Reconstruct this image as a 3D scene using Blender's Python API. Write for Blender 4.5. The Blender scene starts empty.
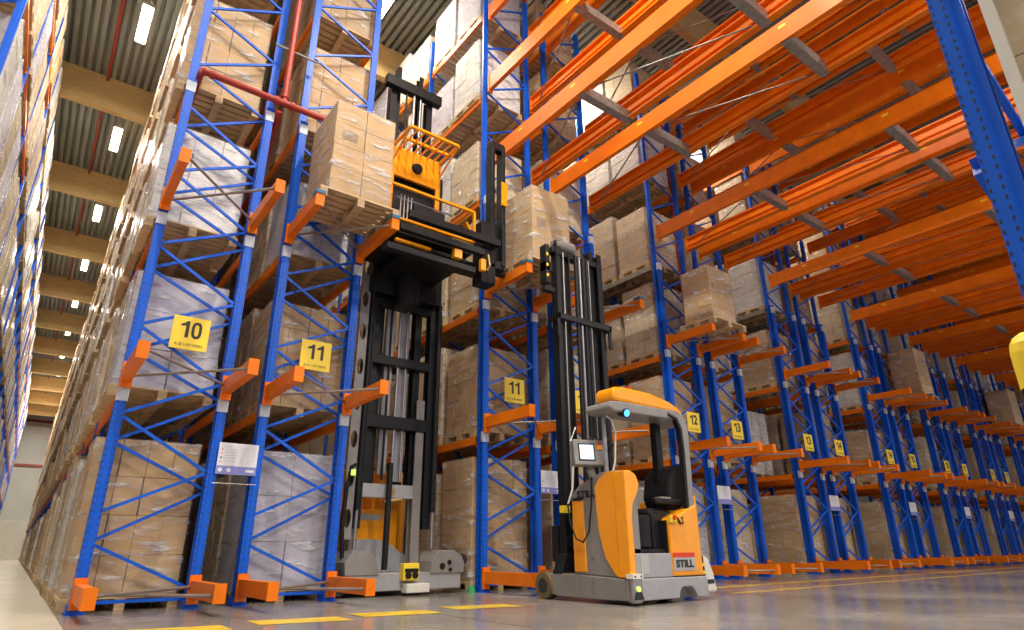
import bpy, math, random
from mathutils import Vector, Matrix
random.seed(7)
C = bpy.context.scene.collection
PI = math.pi

# ------------------------------------------------------------------ materials
def nt_new(name):
    m = bpy.data.materials.new(name); m.use_nodes = True
    nt = m.node_tree
    return m, nt, nt.nodes['Principled BSDF']

def noise(nt, scale, detail=3, coord='Object', vec=None, rough=.55):
    n = nt.nodes.new('ShaderNodeTexNoise'); n.inputs['Scale'].default_value = scale
    n.inputs['Detail'].default_value = detail; n.inputs['Roughness'].default_value = rough
    if vec is None:
        tc = nt.nodes.new('ShaderNodeTexCoord'); vec = tc.outputs[coord]
    nt.links.new(vec, n.inputs['Vector'])
    return n

def ramp(nt, src, stops):
    r = nt.nodes.new('ShaderNodeValToRGB')
    while len(r.color_ramp.elements) < len(stops): r.color_ramp.elements.new(.5)
    for e, (p, c) in zip(r.color_ramp.elements, stops):
        e.position = p; e.color = (*c, 1) if len(c) == 3 else c
    nt.links.new(src, r.inputs['Fac'])
    return r

def bump(nt, bsdf, src, strength=.2, dist=.01):
    b = nt.nodes.new('ShaderNodeBump'); b.inputs['Strength'].default_value = strength
    b.inputs['Distance'].default_value = dist
    nt.links.new(src, b.inputs['Height']); nt.links.new(b.outputs['Normal'], bsdf.inputs['Normal'])

def mat(name, col, rough=.5, metal=0, var=.12, scale=6, coat=0, bstr=0, spec=.5):
    m, nt, b = nt_new(name)
    n = noise(nt, scale)
    d = tuple(c*(1-var) for c in col); l = tuple(min(1, c*(1+var)) for c in col)
    r = ramp(nt, n.outputs['Fac'], [(.3, d), (.7, l)])
    nt.links.new(r.outputs['Color'], b.inputs['Base Color'])
    b.inputs['Roughness'].default_value = rough; b.inputs['Metallic'].default_value = metal
    b.inputs['Coat Weight'].default_value = coat; b.inputs['Specular IOR Level'].default_value = spec
    if bstr: bump(nt, b, n.outputs['Fac'], bstr)
    return m

def emit(name, col, s):
    m, nt, b = nt_new(name)
    b.inputs['Base Color'].default_value = (*col, 1)
    b.inputs['Emission Color'].default_value = (*col, 1); b.inputs['Emission Strength'].default_value = s
    return m

M = {}
M['blue'] = mat('blue_painted_steel', (.001, .105, .68), .40, var=.10, spec=.35)
M['orange'] = mat('orange_painted_steel', (.86, .195, .003), .42, var=.10, scale=3, spec=.3)
M['galv'] = mat('galvanised_steel', (.36, .34, .31), .42, .6, var=.25, scale=14)
M['tie'] = mat('tie_bar_steel', (.30, .25, .22), .45, .3, var=.2)
M['white_tag'] = mat('white_tag', (.50, .56, .66), .4, var=.03)
M['cap_blue'] = mat('teal_plastic', (.008, .16, .32), .45, var=.1)
M['red'] = mat('red_painted_pipe', (.36, .028, .010), .42, var=.12, coat=.1)
M['yellow'] = mat('yellow_sign_board', (.95, .70, .045), .45, var=.03)
M['black'] = mat('black_print', (.02, .02, .025), .5, var=.1)
M['black_steel'] = mat('black_painted_steel', (.010, .011, .013), .42, var=.25, coat=0, spec=.3)
M['black_plastic'] = mat('black_plastic', (.010, .010, .012), .5, var=.2, spec=.3)
M['seat_fabric'] = mat('black_upholstery', (.008, .008, .010), .8, var=.25, scale=40, bstr=.3)
M['rubber'] = mat('dark_rubber', (.03, .028, .028), .7, var=.2)
M['tyre'] = mat('amber_polyurethane', (.16, .115, .05), .5, var=.2)
M['truck_orange'] = mat('truck_orange_paint', (.96, .36, .004), .28, var=.04, coat=.4)
M['truck_grey'] = mat('truck_grey_paint', (.25, .235, .225), .36, var=.08, coat=.3)
M['truck_light'] = mat('truck_light_grey_paint', (.36, .36, .39), .36, var=.08, coat=.3)
M['steel'] = mat('bare_steel', (.36, .35, .36), .35, .8, var=.15, scale=20)
M['brass'] = mat('hydraulic_coupling', (.45, .33, .12), .35, .7)
M['white_plastic'] = mat('white_plastic', (.78, .76, .70), .4, var=.04)
M['label_red'] = mat('red_label', (.72, .05, .02), .4, var=.05)
M['label_grey'] = mat('grey_label', (.46, .45, .44), .4, var=.03)
M['placard'] = mat('placard_white', (.72, .73, .82), .4, var=.02)
M['placard_blue'] = mat('placard_violet', (.22, .24, .62), .4, var=.04)
M['green'] = mat('green_print', (.05, .35, .12), .4)
M['screen'] = emit('lit_screen', (.55, .80, 1.0), 1.0)
M['blue_lamp'] = emit('blue_spot_lens', (.05, .28, 1.0), 3.5)
M['lime'] = emit('sensor_light', (.6, 1.0, .15), .8)
M['lamp'] = emit('lamp_diffuser', (1.0, .88, .64), 30)
M['lamp_body'] = mat('lamp_housing', (.55, .54, .5), .4)

# wood with per-object tint
def wood(name, a, b_, rough=.75, sx=(1, 14, 14)):
    m, nt, b = nt_new(name)
    tc = nt.nodes.new('ShaderNodeTexCoord'); mp = nt.nodes.new('ShaderNodeMapping')
    mp.inputs['Scale'].default_value = sx
    nt.links.new(tc.outputs['Object'], mp.inputs['Vector'])
    n = noise(nt, 2.2, 5, vec=mp.outputs['Vector'])
    r = ramp(nt, n.outputs['Fac'], [(.3, a), (.7, b_)])
    oi = nt.nodes.new('ShaderNodeObjectInfo'); hs = nt.nodes.new('ShaderNodeHueSaturation')
    mr = nt.nodes.new('ShaderNodeMapRange'); mr.inputs['To Min'].default_value = .75; mr.inputs['To Max'].default_value = 1.2
    nt.links.new(oi.outputs['Random'], mr.inputs['Value']); nt.links.new(mr.outputs['Result'], hs.inputs['Value'])
    nt.links.new(r.outputs['Color'], hs.inputs['Color']); nt.links.new(hs.outputs['Color'], b.inputs['Base Color'])
    b.inputs['Roughness'].default_value = rough
    bump(nt, b, n.outputs['Fac'], .25, .004)
    return m
M['pallet'] = wood('pallet_wood', (.42, .29, .15), (.66, .48, .28))
M['glulam'] = wood('glulam_wood', (.62, .41, .16), (.76, .54, .25), .6, (1.2, 9, 9))

def carton(name, a, b_, film=.5, crumple=1.0):
    """cardboard with shipping tape tone differences, under clinging stretch film"""
    m, nt, b = nt_new(name)
    tc = nt.nodes.new('ShaderNodeTexCoord')
    n1 = noise(nt, 1.7, 4, vec=tc.outputs['Object'])
    r = ramp(nt, n1.outputs['Fac'], [(.28, a), (.72, b_)])
    oi = nt.nodes.new('ShaderNodeObjectInfo'); hs = nt.nodes.new('ShaderNodeHueSaturation')
    mr = nt.nodes.new('ShaderNodeMapRange'); mr.inputs['To Min'].default_value = .78; mr.inputs['To Max'].default_value = 1.15
    nt.links.new(oi.outputs['Random'], mr.inputs['Value']); nt.links.new(mr.outputs['Result'], hs.inputs['Value'])
    nt.links.new(r.outputs['Color'], hs.inputs['Color']); nt.links.new(hs.outputs['Color'], b.inputs['Base Color'])
    b.inputs['Roughness'].default_value = .7
    return m
M['carton'] = carton('brown_cardboard', (.43, .265, .115), (.58, .395, .19))
M['carton_light'] = carton('pale_cardboard', (.56, .42, .25), (.72, .58, .38))
M['carton_white'] = carton('white_cartons', (.62, .60, .57), (.80, .78, .75))
M['carton_lilac'] = carton('lilac_grey_film_bundle', (.46, .44, .52), (.66, .64, .72))
M['carton_dark'] = carton('dark_cardboard', (.16, .10, .06), (.27, .175, .10))
M['tape'] = mat('brown_tape', (.30, .20, .11), .3, var=.05)

def far(name, a, b_):
    """film-wrapped carton stacks with the seams between cartons as part of the surface"""
    m, nt, b = nt_new(name)
    tc = nt.nodes.new('ShaderNodeTexCoord'); sp = nt.nodes.new('ShaderNodeSeparateXYZ'); ad = nt.nodes.new('ShaderNodeMath'); cb = nt.nodes.new('ShaderNodeCombineXYZ')
    nt.links.new(tc.outputs['Object'], sp.inputs[0]); nt.links.new(sp.outputs['X'], ad.inputs[0]); nt.links.new(sp.outputs['Y'], ad.inputs[1])
    nt.links.new(ad.outputs[0], cb.inputs['X']); nt.links.new(sp.outputs['Z'], cb.inputs['Y'])
    br = nt.nodes.new('ShaderNodeTexBrick'); br.inputs['Scale'].default_value = 1; br.inputs['Brick Width'].default_value = .31; br.inputs['Row Height'].default_value = .36
    br.inputs['Mortar Size'].default_value = .008; br.offset = .1
    br.inputs['Color1'].default_value = (*a, 1); br.inputs['Color2'].default_value = (*b_, 1); br.inputs['Mortar'].default_value = (a[0]*.3, a[1]*.3, a[2]*.3, 1)
    nt.links.new(cb.outputs[0], br.inputs['Vector']); nt.links.new(br.outputs['Color'], b.inputs['Base Color'])
    n = noise(nt, 4, 5, vec=tc.outputs['Object']); r = ramp(nt, n.outputs['Fac'], [(.4, (.7,)*3), (.6, (.15,)*3)])
    nt.links.new(r.outputs['Color'], b.inputs['Roughness']); bump(nt, b, n.outputs['Fac'], .8, .05)
    return m
M['carton_far'] = far('brown_goods', (.36, .225, .105), (.52, .35, .17))
M['white_far'] = far('white_goods', (.55, .53, .50), (.74, .72, .69))
M['pale_far'] = far('pale_goods', (.44, .34, .22), (.60, .48, .33))

def film(name, streak=.45, tint=(.9, .9, .92)):
    m = bpy.data.materials.new(name); m.use_nodes = True; nt = m.node_tree
    b = nt.nodes['Principled BSDF']; out = nt.nodes['Material Output']
    tc = nt.nodes.new('ShaderNodeTexCoord'); mp = nt.nodes.new('ShaderNodeMapping')
    mp.inputs['Scale'].default_value = (1.9, 1.9, 6.5); mp.inputs['Rotation'].default_value = (.25, .2, .1)
    nt.links.new(tc.outputs['Object'], mp.inputs['Vector'])
    n = noise(nt, 1.6, 6, vec=mp.outputs['Vector'], rough=.65)
    b.inputs['Base Color'].default_value = (*tint, 1); b.inputs['Roughness'].default_value = .12
    bump(nt, b, n.outputs['Fac'], 1.0, .09)
    r = ramp(nt, n.outputs['Fac'], [(.42, (.04,)*3), (.56, (.20,)*3), (.68, (streak,)*3)])
    tr = nt.nodes.new('ShaderNodeBsdfTransparent'); mx = nt.nodes.new('ShaderNodeMixShader')
    nt.links.new(r.outputs['Color'], mx.inputs['Fac'])
    nt.links.new(tr.outputs[0], mx.inputs[1]); nt.links.new(b.outputs[0], mx.inputs[2])
    nt.links.new(mx.outputs[0], out.inputs['Surface'])
    return m
M['film'] = film('stretch_film', .78)
M['film_heavy'] = film('heavy_stretch_film', .85)

# polished concrete
def concrete():
    m, nt, b = nt_new('polished_concrete')
    tc = nt.nodes.new('ShaderNodeTexCoord')
    n = noise(nt, .55, 6, vec=tc.outputs['Object']); n2 = noise(nt, 9, 4, vec=tc.outputs['Object'])
    r = ramp(nt, n.outputs['Fac'], [(.3, (.21, .195, .175)), (.7, (.36, .335, .30))])
    r2 = ramp(nt, n2.outputs['Fac'], [(.3, (.82,)*3), (.7, (1,)*3)])
    mx = nt.nodes.new('ShaderNodeMixRGB'); mx.blend_type = 'MULTIPLY'; mx.inputs['Fac'].default_value = 1
    nt.links.new(r.outputs['Color'], mx.inputs[1]); nt.links.new(r2.outputs['Color'], mx.inputs[2])
    nt.links.new(mx.outputs['Color'], b.inputs['Base Color'])
    rr = ramp(nt, n.outputs['Fac'], [(.3, (.13,)*3), (.7, (.26,)*3)])
    nt.links.new(rr.outputs['Color'], b.inputs['Roughness'])
    b.inputs['Specular IOR Level'].default_value = .6
    bump(nt, b, n.outputs['Fac'], .08, .02)
    return m
M['concrete'] = concrete()
M['aisle_floor'] = mat('lit_aisle_concrete', (.60, .56, .45), .22, var=.08, scale=.7, spec=.6)  # light from the aisle put into the concrete's colour
M['deck'] = mat('steel_roof_deck', (.27, .285, .265), .5, .1, var=.10, scale=1)
M['wall_panel'] = mat('grey_wall_panel', (.74, .74, .70), .5, var=.05, scale=1)
M['plinth'] = mat('pale_concrete_plinth', (.80, .76, .66), .5, var=.05, scale=1)
M['mark'] = mat('worn_yellow_floor_paint', (.80, .56, .04), .35, var=.2, scale=5)
M['joint'] = mat('floor_joint', (.13, .11, .09), .6)

# ------------------------------------------------------------------ mesh builder
class MB:
    def __init__(s): s.v = []; s.f = []
    def box(s, x0, x1, y0, y1, z0, z1, mtx=None, open_=()):
        i = len(s.v)
        p = [(x0, y0, z0), (x1, y0, z0), (x1, y1, z0), (x0, y1, z0), (x0, y0, z1), (x1, y0, z1), (x1, y1, z1), (x0, y1, z1)]
        if mtx is not None: p = [tuple(mtx @ Vector(q)) for q in p]
        s.v += p
        s.f += [(i+3, i+2, i+1, i), (i+4, i+5, i+6, i+7), (i, i+1, i+5, i+4), (i+1, i+2, i+6, i+5), (i+2, i+3, i+7, i+6), (i+3, i, i+4, i+7)]
        return s
    def c(s, cx, cy, cz, dx, dy, dz, mtx=None):
        return s.box(cx-dx/2, cx+dx/2, cy-dy/2, cy+dy/2, cz-dz/2, cz+dz/2, mtx)
    def bar(s, a, b, w, h, up=(0, 0, 1)):
        a = Vector(a); b = Vector(b); d = b-a; L = d.length; d.normalize()
        u = Vector(up)
        if abs(d.dot(u)) > .98: u = Vector((0, 1, 0))
        x = d.cross(u).normalized(); z = x.cross(d)
        m = Matrix((( x.x, d.x, z.x, a.x), (x.y, d.y, z.y, a.y), (x.z, d.z, z.z, a.z), (0, 0, 0, 1)))
        return s.box(-w/2, w/2, 0, L, -h/2, h/2, m)
    def tube(s, pts, r, n=10):
        pts = [Vector(p) for p in pts]; rings = []
        for k, p in enumerate(pts):
            d = (pts[min(k+1, len(pts)-1)]-pts[max(k-1, 0)]).normalized()
            u = Vector((0, 0, 1)) if abs(d.z) < .9 else Vector((1, 0, 0))
            x = d.cross(u).normalized(); y = x.cross(d)
            rr = r[k] if isinstance(r, (list, tuple)) else r
            i = len(s.v)
            s.v += [tuple(p+rr*(x*math.cos(2*PI*t/n)+y*math.sin(2*PI*t/n))) for t in range(n)]
            rings.append(i)
        for a, b in zip(rings, rings[1:]):
            for t in range(n): s.f.append((a+t, a+(t+1) % n, b+(t+1) % n, b+t))
        s.f.append(tuple(rings[0]+t for t in reversed(range(n)))); s.f.append(tuple(rings[-1]+t for t in range(n)))
        return s
    def prism(s, pts, axis, a, b):
        """polygon pts (2D) extruded along axis from a to b; axis x: pts=(y,z), y: (x,z), z: (x,y)"""
        n = len(pts); i = len(s.v)
        for t in (a, b):
            for (u, w) in pts:
                s.v.append((t, u, w) if axis == 'x' else (u, t, w) if axis == 'y' else (u, w, t))
        s.f.append(tuple(i+k for k in reversed(range(n)))); s.f.append(tuple(i+n+k for k in range(n)))
        for k in range(n): s.f.append((i+k, i+(k+1) % n, i+n+(k+1) % n, i+n+k))
        return s
    def mesh(s, name, m, bevel=0):
        me = bpy.data.meshes.new(name); me.from_pydata(s.v, [], s.f); me.materials.append(m)
        if bevel or True:
            import bmesh
            bm = bmesh.new(); bm.from_mesh(me); bmesh.ops.recalc_face_normals(bm, faces=bm.faces); bm.to_mesh(me); bm.free()
        return me
    def build(s, name, m, parent=None, bevel=0, smooth=False):
        me = s.mesh(name, m)
        if smooth:
            for p in me.polygons: p.use_smooth = True
        o = bpy.data.objects.new(name, me); C.objects.link(o); o.parent = parent
        if bevel:
            bv = o.modifiers.new('bevel', 'BEVEL'); bv.width = bevel; bv.segments = 2; bv.limit_method = 'ANGLE'
        return o

def tag(o, label=None, cat=None, group=None, kind=None):
    if label: o['label'] = label
    if cat: o['category'] = cat
    if group: o['group'] = group
    if kind: o['kind'] = kind
    return o
def empty(name, loc=(0, 0, 0)):
    o = bpy.data.objects.new(name, None); C.objects.link(o); o.location = loc; o.empty_display_size = .1
    return o
def struct(name, mb, m): return tag(mb.build(name, m), kind='structure')
def link(name, me, parent=None, loc=(0, 0, 0)):
    o = bpy.data.objects.new(name, me); C.objects.link(o); o.parent = parent; o.location = loc
    return o
def copy_tree(o, parent=None):
    c = o.copy(); C.objects.link(c); c.parent = parent
    for ch in o.children: copy_tree(ch, c)
    return c
def text_obj(name, txt, size, m, parent, loc, rot, ext=.002, xs=1.0, bold=0.0):
    cu = bpy.data.curves.new(name, 'FONT'); cu.body = txt; cu.size = size; cu.extrude = ext
    cu.align_x = 'CENTER'; cu.align_y = 'CENTER'; cu.offset = bold
    t = bpy.data.objects.new(name, cu); C.objects.link(t)
    dg = bpy.context.evaluated_depsgraph_get(); dg.update()
    me = bpy.data.meshes.new_from_object(t.evaluated_get(dg)); bpy.data.objects.remove(t)
    me.materials.clear(); me.materials.append(m)
    o = bpy.data.objects.new(name, me); C.objects.link(o); o.parent = parent
    o.location = loc; o.rotation_euler = rot; o.scale = (xs, 1, 1)
    return o

# ------------------------------------------------------------------ layout constants (metres)
X0 = [0.0, 5.15, 10.08, 14.87, 19.65, 24.05, 28.5, 33.1, 37.6]     # first upright of every back-to-back pair
DEP = 1.10; SEC = 1.62                                              # rack depth, offset of the second rack
BAY = 2.32
SHELF = [0.0, 2.30, 4.60, 6.85, 9.28, 11.5]                          # beam centre heights
TOP = 12.6
ARM = [0.21, 2.56, 4.94]
NEARY = -8.08
CEIL = 14.1

# ------------------------------------------------------------------ shared meshes
def upright_mesh(h, w=.11, d=.085):
    """omega rack upright with folded lips and rows of slot holes, standing at its own origin, web facing -Y"""
    b = MB()
    pr = [(-w/2, .0), (w/2, .0), (w/2, d*.55), (w/2-.022, d*.7), (w/2-.022, d), (w/2-.034, d), (w/2-.034, d*.62), (w/2-.012, d*.5),
          (w/2-.012, .010), (-w/2+.012, .010), (-w/2+.012, d*.5), (-w/2+.034, d*.62), (-w/2+.034, d), (-w/2+.022, d), (-w/2+.022, d*.7), (-w/2, d*.55)]
    b.prism(pr, 'z', 0, h)
    # raised centre rib
    b.box(-.018, .018, -.008, 0, 0, h)
    return b.mesh('upright', M['blue'])
def slots_mesh(h, pitch=.075, w=.11):
    b = MB(); z = .12
    while z < h-.05:
        for s in (-1, 1):
            b.box(s*.038-.005, s*.038+.005, -.0025, .0, z, z+.022)
            b.box(s*(w/2)-.0015, s*(w/2)+.0015, .006, .014, z, z+.022)
            b.box(s*(w/2)-.0015, s*(w/2)+.0015, .034, .042, z, z+.022)
        z += pitch
    return b.mesh('slot_holes', M['black'])
UP = upright_mesh(TOP); UP7 = upright_mesh(6.95); UP14 = upright_mesh(13.2)
SL = slots_mesh(TOP, .10); SL7 = slots_mesh(6.95, .075); SLN = MB()
for q in range(180):
    for (a_, b_) in ((.003, .009), (.037, .043)):
        for s_ in (-1, 1): SLN.box(s_*.055-.0015, s_*.055+.0015, a_, b_, .1+q*.037, .114+q*.037)
SLN = SLN.mesh('slot_holes', M['black'])
FOOT = MB().box(-.09, .09, -.07, .11, 0, .012).box(-.075, .075, -.03, .10, .012, .09).mesh('foot_plate', M['blue'])
SPL = MB().box(-.062, .062, -.013, .05, 0, .17).mesh('splice_plate', M['white_tag'])

def brace_mb(xa, za, xb, zb, y, w=.035):
    return MB().bar((xa, y, za), (xb, y, zb), w, .03, (0, 1, 0))

def bracing(x0, y, n_double, top, sign=1):
    """zig-zag of one frame; returns list of (za side, ...)"""
    out = []
    a, b = x0+.03, x0+DEP-.03
    L = .69; R = .21
    out.append(((a, .10), (b, .10), y+.03))
    z = 0
    while L+z < top:
        out.append(((b, R+z), (a, L+z), y+.025)); out.append(((a, L+z+.03), (b, R+z+1.07), y+.025)); z += 1.1
    if n_double:
        z = 0
        while z+2.0 < 6.9:
            out.append(((b, R+z+1.28), (a, L+z+1.40), y-.085 if y < .3 else y+.06)); out.append(((a, L+z+.33), (b, R+z+1.30), y-.085 if y < .3 else y+.06)); z += 1.1
    return out

def cap_arm(x, z, parent, L=1.34, h=.17, w=.10, cap_teal=False, fine=True):
    """stub arm bolted on the end upright, pointing into the cross aisle"""
    b = MB()
    prof = [(x-w/2, z-h/2), (x+w/2, z-h/2), (x+w/2, z+h/2), (x-w/2, z+h/2)]
    b.prism([(x-w/2, z-h/2), (x+w/2, z-h/2), (x+w/2, z-h*.22), (x+w/2-.018, z-h*.12), (x+w/2-.018, z+h*.12), (x+w/2, z+h*.22), (x+w/2, z+h/2), (x-w/2, z+h/2)], 'y', -L+.01, -.17)
    b.box(x-w/2-.012, x+w/2+.012, -.18, -.135, z-h*.95, z+h*.85)
    a = b.build('stub_arm', M['orange'], parent)
    if fine:
        MB().box(x-w/2-.008, x+w/2+.008, -L-.004, -L+.012, z-h/2-.008, z+h/2+.008).build('end_plate', M['orange'], a)
    return a

ORD = ['floor level', 'first shelf', 'second shelf', 'third shelf', 'fourth shelf', 'top shelf']
NTH = ['first', 'second', 'third', 'fourth', 'fifth', 'sixth', 'seventh', 'eighth', 'ninth', 'tenth', 'eleventh', 'twelfth', 'thirteenth', 'fourteenth', 'fifteenth', 'sixteenth']

RNAME = {}
def rack(name_label, short, x0, frames, ys=1, y0=0.0, arms=True, sign=None, full=False, bays_shelf=None, top=TOP, double=True, grey=(), detail=True, group='pallet racks end on to the cross aisle'):
    """one rack row running away from the cross aisle: uprights, bracing and shelf beams bolted together"""
    r = empty('pallet_rack', (x0, y0, 0)); r.location = (0, 0, 0)
    tag(r, name_label, 'rack', group)
    up = UP if top == TOP else UP14
    for i in range(frames):
        y = y0+ys*i*BAY
        for xx, s in ((x0+.0, 1), (x0+DEP, -1)):
            if i < 12:
                u = link('upright', up, r, (xx, y, 0))
                if ys < 0: u.rotation_euler = (0, 0, PI)
                if i == 0 and detail:
                    tag(link('slot_holes', SLN if ys < 0 else SL, u), kind='stuff')
                if i == 0:
                    link('foot_plate', FOOT, u)
                if i == 0 and double:
                    d = link('upright', UP7, r, (xx, y-.115, 0))
                    if ys < 0: d.rotation_euler = (0, 0, PI)
                    if detail: tag(link('slot_holes', SLN if ys < 0 else SL7, d), kind='stuff')
                    link('foot_plate', FOOT, d)
                    for zz in (() if short == 'near' else (6.72, 4.58, 2.25)): link('splice_plate', SPL, d, (0, 0, zz))
        if i == 0:
            for (pa, pb, yy) in bracing(x0, y, double, top-.3):
                brace_mb(pa[0], pa[1], pb[0], pb[1], yy).build('brace', M['blue'], r)
        elif i < 12:
            b = MB()
            for (pa, pb, yy) in bracing(x0, y, False, top-.3): b.bar((pa[0], yy, pa[1]), (pb[0], yy, pb[1]), .035, .03, (0, 1, 0))
            b.build('frame_bracing', M['blue'], r)
    if frames > 12:
        b = MB()
        for i in range(12, frames):
            y = y0+ys*i*BAY
            for xx in (x0, x0+DEP): b.box(xx-.055, xx+.055, y, y+.085, 0, top)
        tag(b.build('upright', M['blue'], r), 'blue uprights far down the aisle', kind='stuff')
    nb = frames-1
    for z in (SHELF[2:] if short == 'near' else SHELF[1:]):
        for i in range(nb):
            ya, yb = y0+ys*i*BAY, y0+ys*(i+1)*BAY
            if ya > yb: ya, yb = yb, ya
            if i >= 12: break
            g = z in grey
            for xx, s in ((x0-.02, 1), (x0+DEP+.02, -1)):
                if not full and i > 3 and xx > x0+.5: continue
                b = MB()
                b.box(xx-.022, xx+.022, ya+.06, yb-.06, z-.06, z+.06).box(xx-.022+s*.0, xx+.022, ya+.055, ya+.10, z-.11, z+.08).box(xx-.022, xx+.022, yb-.10, yb-.055, z-.11, z+.08)
                b.build('shelf_beam', M['galv'] if g and i == 0 else M['orange'], r)
        if nb > 12:
            b = MB()
            for i in range(12, nb):
                ya = y0+i*BAY
                for xx in (x0-.02, x0+DEP+.02): b.box(xx-.022, xx+.022, ya+.06, ya+BAY-.06, z-.06, z+.06)
            tag(b.build('shelf_beam', M['orange'], r), 'orange beams far down the aisle', kind='stuff')
    if arms:
        for z in ARM:
            for xx in (x0, x0+DEP):
                a = cap_arm(xx, z, r)
                if z > 4.5 and short in ('r11a', 'r11b', 'r12b', 'r14b'):
                    MB().box(xx-.062, xx+.062, -1.36, -1.20, z+.086, z+.13).build('end_stop', M['cap_blue'], a)
            L = 1.30
            MB().tube([(x0+.06, -.20, z-.02), (x0+DEP-.05, -L+.03, z-.02)], .017, 8).build('tie_bar', M['tie'], r)
            MB().tube([(x0+.05, -L+.03, z+.02), (x0+DEP-.06, -.20, z+.02)], .017, 8).build('tie_bar', M['tie'], r)
    RNAME[short] = r
    return r

# ------------------------------------------------------------------ pallets and loads
PW, PD, PH = 1.16, .98, .144         # x, y, height
def pallet_parts():
    e = empty('pallet')
    b = MB()
    n = 7
    for i in range(n):
        y = -PD/2+.05+i*(PD-.10)/(n-1)
        b.box(-PW/2, PW/2, y-.05, y+.05, .122, .144)
    b.build('top_deck', M['pallet'], e)
    b = MB()
    for x in (-PW/2+.05, 0, PW/2-.05): b.box(x-.05, x+.05, -PD/2, PD/2, .10, .122)
    b.build('stringer_board', M['pallet'], e)
    for x in (-PW/2+.05, 0, PW/2-.05):
        MB().box(x-.05, x+.05, -PD/2, PD/2, 0, .022).build('bottom_board', M['pallet'], e)
        for y in (-PD/2+.07, 0, PD/2-.07):
            MB().box(x-.05, x+.05, y-.07, y+.07, .022, .10).build('block', M['pallet'], e)
    return e
def pallet_mesh():
    b = MB()
    for i in range(7):
        y = -PD/2+.05+i*(PD-.10)/6
        b.box(-PW/2, PW/2, y-.05, y+.05, .122, .144)
    for x in (-PW/2+.05, 0, PW/2-.05):
        b.box(x-.05, x+.05, -PD/2, PD/2, .10, .122); b.box(x-.05, x+.05, -PD/2, PD/2, 0, .022)
        for y in (-PD/2+.07, 0, PD/2-.07): b.box(x-.05, x+.05, y-.07, y+.07, .022, .10)
    return b
PALLET = pallet_mesh().mesh('pallet', M['pallet'])

def carton_grid(nx, ny, nz, w, d, h, rnd, gap=.007, jit=.006):
    b = MB()
    bx, by, bz = w/nx, d/ny, h/nz
    for k in range(nz):
        for i in range(nx):
            for j in range(ny):
                if 0 < i < nx-1 and 0 < j < ny-1 and k < nz-1: continue
                ox, oy = rnd.uniform(-jit, jit), rnd.uniform(-jit, jit)
                b.box(-w/2+i*bx+gap/2+ox, -w/2+(i+1)*bx-gap/2+ox, -d/2+j*by+gap/2+oy, -d/2+(j+1)*by-gap/2+oy, k*bz+.001, (k+1)*bz-gap*.7)
    return b
def hull(w, d, h, rnd, amp=.012, m='film'):
    """stretch film round a stack, open underneath, subdivided and slightly rumpled"""
    nx, nz = 8, 12
    b = MB(); rings = []
    per = []
    for t in range(nx): per.append((-w/2+w*t/nx, -d/2))
    for t in range(nx): per.append((w/2, -d/2+d*t/nx))
    for t in range(nx): per.append((w/2-w*t/nx, d/2))
    for t in range(nx): per.append((-w/2, d/2-d*t/nx))
    n = len(per)
    for k in range(nz+1):
        z = h*k/nz
        for (x, y) in per:
            r = 1+rnd.uniform(0, amp)/.5
            b.v.append((x*r, y*r, z))
    for k in range(nz):
        for t in range(n):
            b.f.append((k*n+t, k*n+(t+1) % n, (k+1)*n+(t+1) % n, (k+1)*n+t))
    b.f.append(tuple(nz*n+t for t in range(n)))
    me = b.mesh('stretch_wrap', M[m])
    for p in me.polygons: p.use_smooth = True
    return me

KINDS = {
 'big':   dict(n=(4, 2, 4), m='carton', d='brown cartons', film='film'),
 'small': dict(n=(4, 4, 6), m='carton', d='small brown cartons', film='film'),
 'pale':  dict(n=(3, 3, 5), m='carton_light', d='pale brown cartons', film='film_heavy'),
 'white': dict(n=(3, 2, 5), m='carton_white', d='white cartons', film='film_heavy'),
 'lilac': dict(n=(2, 2, 3), m='carton_lilac', d='greyish film-covered cartons', film='film_heavy'),
 'dark':  dict(n=(2, 2, 4), m='carton_dark', d='dark brown cartons', film='film'),
 'tiny':  dict(n=(6, 5, 9), m='carton_light', d='small pale boxes', film='film'),
}
LMESH = {}
def load_mesh(kind, hk):
    key = (kind, hk)
    if key not in LMESH:
        K = KINDS[kind]; h = (1.25, 1.5, 1.72, 1.9)[hk]
        rnd = random.Random(hash(key) & 255 if False else len(LMESH)*13+5)
        nx, ny, nz = K['n']; nz = max(2, round(nz*h/1.7))
        me = carton_grid(nx, ny, nz, 1.12, .94, h, rnd).mesh('carton_stack', M[K['m']])
        LMESH[key] = (me, hull(1.135, .955, h+.006, rnd, .008, K['film']), h)
    return LMESH[key]

NPAL = 0
def place(kind, hk, x, y, z, where, near=0, label=None, group=None, sx=1, sy=1):
    """a pallet and the wrapped stack standing on it: two things"""
    global NPAL
    K = KINDS[kind]; me, wr, h = load_mesh(kind, hk)
    if near:
        p = copy_tree(PROTO); p.name = 'pallet'
    else:
        p = link('pallet', PALLET)
    p.location = (x, y, z)
    tag(p, 'wooden pallet, ' + where, 'pallet', 'pallets in the racks')
    l = link('wrapped_load', me, None, (x+random.uniform(-.01, .01), y+random.uniform(-.015, .015), z+PH+.002))
    w = link('stretch_wrap', wr, l)
    l.scale = (sx, sy, 1)
    tag(l, label or (K['d'] + ', ' + where), 'palletized goods', group or 'wrapped goods in the racks')
    NPAL += 1
    return p, l
PROTO = pallet_parts()
PROTO_USED = False

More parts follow.
